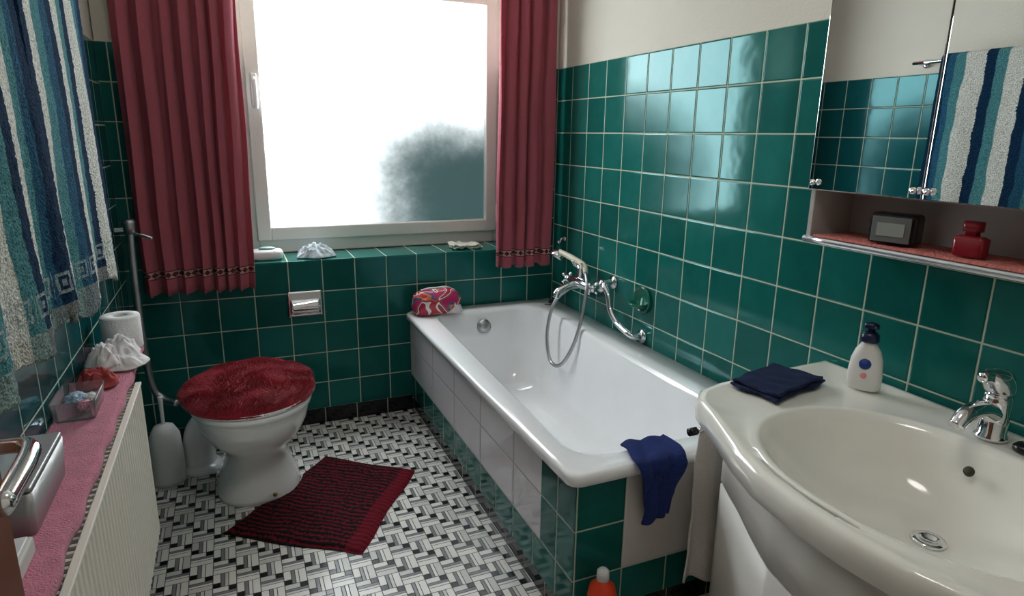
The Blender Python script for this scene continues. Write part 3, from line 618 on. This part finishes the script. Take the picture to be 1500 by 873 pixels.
tube('bag_zip',[(-.74,-.085,.632),(-.70,-.088,.640),(-.665,-.085,.639),(-.62,-.082,.640),(-.59,-.08,.630)],.004,whitep,Bg)
heap('bag_flap',(-.59,-.115,.517),.045,.032,.06,mat('bag_clear_side',(.75,.7,.72),.25,var=.3,vscale=40),Bg,seed=31,fr=1.6,n=36)
# orange bottle on floor
Ob=grp('cleaner_bottle'); om=mat('orange_plastic',(.85,.07,.02),.3)
ox,oy=-.715,-1.735
loft('bottle',[ell(ox,oy,.001,.034,.034),ell(ox,oy,.006,.039,.039),ell(ox,oy,.170,.039,.039),ell(ox,oy,.200,.034,.034),ell(ox,oy,.216,.018,.018),ell(ox,oy,.222,.016,.016)],om,Ob)
loft('cap',[ell(ox,oy,.222,.017,.017),ell(ox,oy,.246,.016,.016),ell(ox,oy,.253,.010,.010)],whitep,Ob)
# ledge items
Sx=grp('soap_box'); loft('tray',[ell(-1.40,.09,.793,.055,.04,40,3.5),ell(-1.40,.09,.80,.065,.048,40,3.5),ell(-1.40,.09,.825,.068,.05,40,3.5),ell(-1.40,.09,.835,.06,.042,40,3.5),ell(-1.40,.09,.838,.02,.02,40,3.5)],whitep,Sx); 
loft('soap_bar',[ell(-1.40,.09,.836,.035,.02),ell(-1.40,.09,.844,.036,.022),ell(-1.40,.09,.848,.02,.012)],mat('soap_green',(.3,.5,.45),.4),Sx)
heap('crumpled_sponge_cloth',(-1.19,.08,.793),.085,.06,.055,mat('cloth_bluewhite',(.5,.55,.62),.95,var=.7,vscale=50),seed=12,fr=2.0)
Fcx=grp('folded_cleaning_cloth')
for L in range(2):
    sheet('layer_%d'%L,lambda s,t,L=L:(-.53+.15*s-.01*L,.03+.10*t,.797+L*.012+.012*abs(N(s*4,t*4,L*3))*2),16,12,mat('cloth_stripe',(.6,.57,.5),.95,var=.7,vscale=60),Fcx,solid=.005)
# ---------------------------------------------------------------- mirror cabinet
K=grp('mirror_cabinet'); kb=mat('cabinet_body',(.45,.42,.40),.35); mir=mat('mirror_silver',(.86,.88,.88),.01,1)
alu=mat('aluminium',(.7,.7,.72),.25,1)
ky0,ky1,kz0,kz1,kx=-2.96,-1.740,1.093,1.95,-.15
box('side_far',(kx,ky1-.014,kz0),(-.002,ky1,kz1),kb,K,.002); box('side_near',(kx,ky0,kz0),(-.002,ky0+.014,kz1),kb,K,.002)
box('top',(kx,ky0+.014,kz1-.014),(-.002,ky1-.014,kz1),kb,K); box('shelf_bottom',(kx,ky0+.014,kz0),(-.002,ky1-.014,kz0+.014),kb,K)
box('mid_shelf',(kx+.004,ky0+.014,1.225),(-.002,ky1-.014,1.237),kb,K); box('back_panel',(-.008,ky0+.014,kz0+.014),(-.002,ky1-.014,kz1-.014),kb,K)
tube('front_lip',[(kx-.004,ky0,kz0+.007),(kx-.004,-2.3,kz0+.007),(kx-.004,ky1,kz0+.007)],.009,alu,K)
dy=[(-1.740,-2.040),(-2.044,-2.50),(-2.504,-2.96)]
for i,(a,b_) in enumerate(dy):
    box('mirror_door_%d'%i,(kx-.012,b_,1.228),(kx-.002,a,kz1),mir,K,.0015)
    box('mirror_back_%d'%i,(kx-.0019,b_,1.228),(kx+.003,a,kz1),kb,K)
for i,y in enumerate((-1.760,-2.028,-2.058)): lathe('mirror_knob_%d'%i,[(.004,0),(.004,.006),(.008,.009),(.007,.015),(.0,.017)],(kx-.012,y,1.246),chrome,K,axis=(-1,0,0))
sheet('shelf_cloth',lambda s,t:(-.012-.135*min(1,s/.9),-1.765-1.17*t+.004*math.sin(s*9),1.111+.002*N(s*9,t*60)-(.012*(s-.9)/.1 if s>.9 else 0)),18,120,mat('cloth_salmon',(.62,.19,.16),.95,bump=.9,bscale=180,var=.5,vscale=70),K,solid=.004)
Ck=grp('digital_clock')
pv=(-.11,-1.955,1.15)
box('case',(-.135,-2.01,1.116),(-.085,-1.905,1.188),black,Ck,.010,rot=('Z',.25),pivot=pv); box('bezel',(-.139,-2.000,1.122),(-.136,-1.915,1.180),mat('grey_plastic',(.16,.16,.16),.3),Ck,.001,rot=('Z',.25),pivot=pv); box('display',(-.1415,-1.988,1.136),(-.1395,-1.928,1.166),mat('lcd_grey',(.3,.33,.3),.3),Ck,rot=('Z',.25),pivot=pv)
Rb=grp('perfume_bottle'); rr=mat('red_glass',(.22,.01,.018),.12)
py_=-2.130
loft('flask',[ell(-.11,py_,1.116,.014,.028,32,5),ell(-.11,py_,1.120,.016,.032,32,5),ell(-.11,py_,1.155,.016,.032,32,5),ell(-.11,py_,1.160,.011,.022,32,4)],rr,Rb)
loft('stopper',[ell(-.11,py_,1.160,.010,.012,32,4),ell(-.11,py_,1.168,.010,.012,32,4),ell(-.11,py_,1.169,.013,.018,32,4),ell(-.11,py_,1.190,.012,.018,32,4)],rr,Rb)
# ---------------------------------------------------------------- added fill lamp + world light
Lm=grp('fill_lamp')  # invented lamp above the view, added to lift the room's ambient light
lathe('fill_emitter',[(.0,-.09),(.10,-.08),(.15,-.05),(.16,-.01),(.16,0)],(-1.0,-2.2,ZC-.001),mat('fill_glow',(.9,.88,.82),.4,emit=(1,.97,.92),es=14.0),Lm)
w=bpy.data.worlds.new('w'); S.world=w; w.use_nodes=True; w.node_tree.nodes['Background'].inputs[0].default_value=(.8,.9,1,1); w.node_tree.nodes['Background'].inputs[1].default_value=1
# ---------------------------------------------------------------- camera
f_,yaw,pit,roll,cxx,cyy,czz=941.6731,0.4111,0.2473,0.0147,-1.5273,-2.9737,1.3493
fw=Vector((math.sin(yaw)*math.cos(pit),math.cos(yaw)*math.cos(pit),-math.sin(pit))); r0=Vector((math.cos(yaw),-math.sin(yaw),0)); u0=r0.cross(fw)
r2=r0*math.cos(roll)+u0*math.sin(roll); u2=r2.cross(fw)
cd=bpy.data.cameras.new('camera'); co=bpy.data.objects.new('camera',cd); COL.objects.link(co); S.camera=co
cd.sensor_width=36; cd.lens=36*f_/1500; cd.clip_start=.02
mt=Matrix((r2,u2,-fw)).transposed().to_4x4(); mt.translation=Vector((cxx,cyy,czz)); co.matrix_world=mt
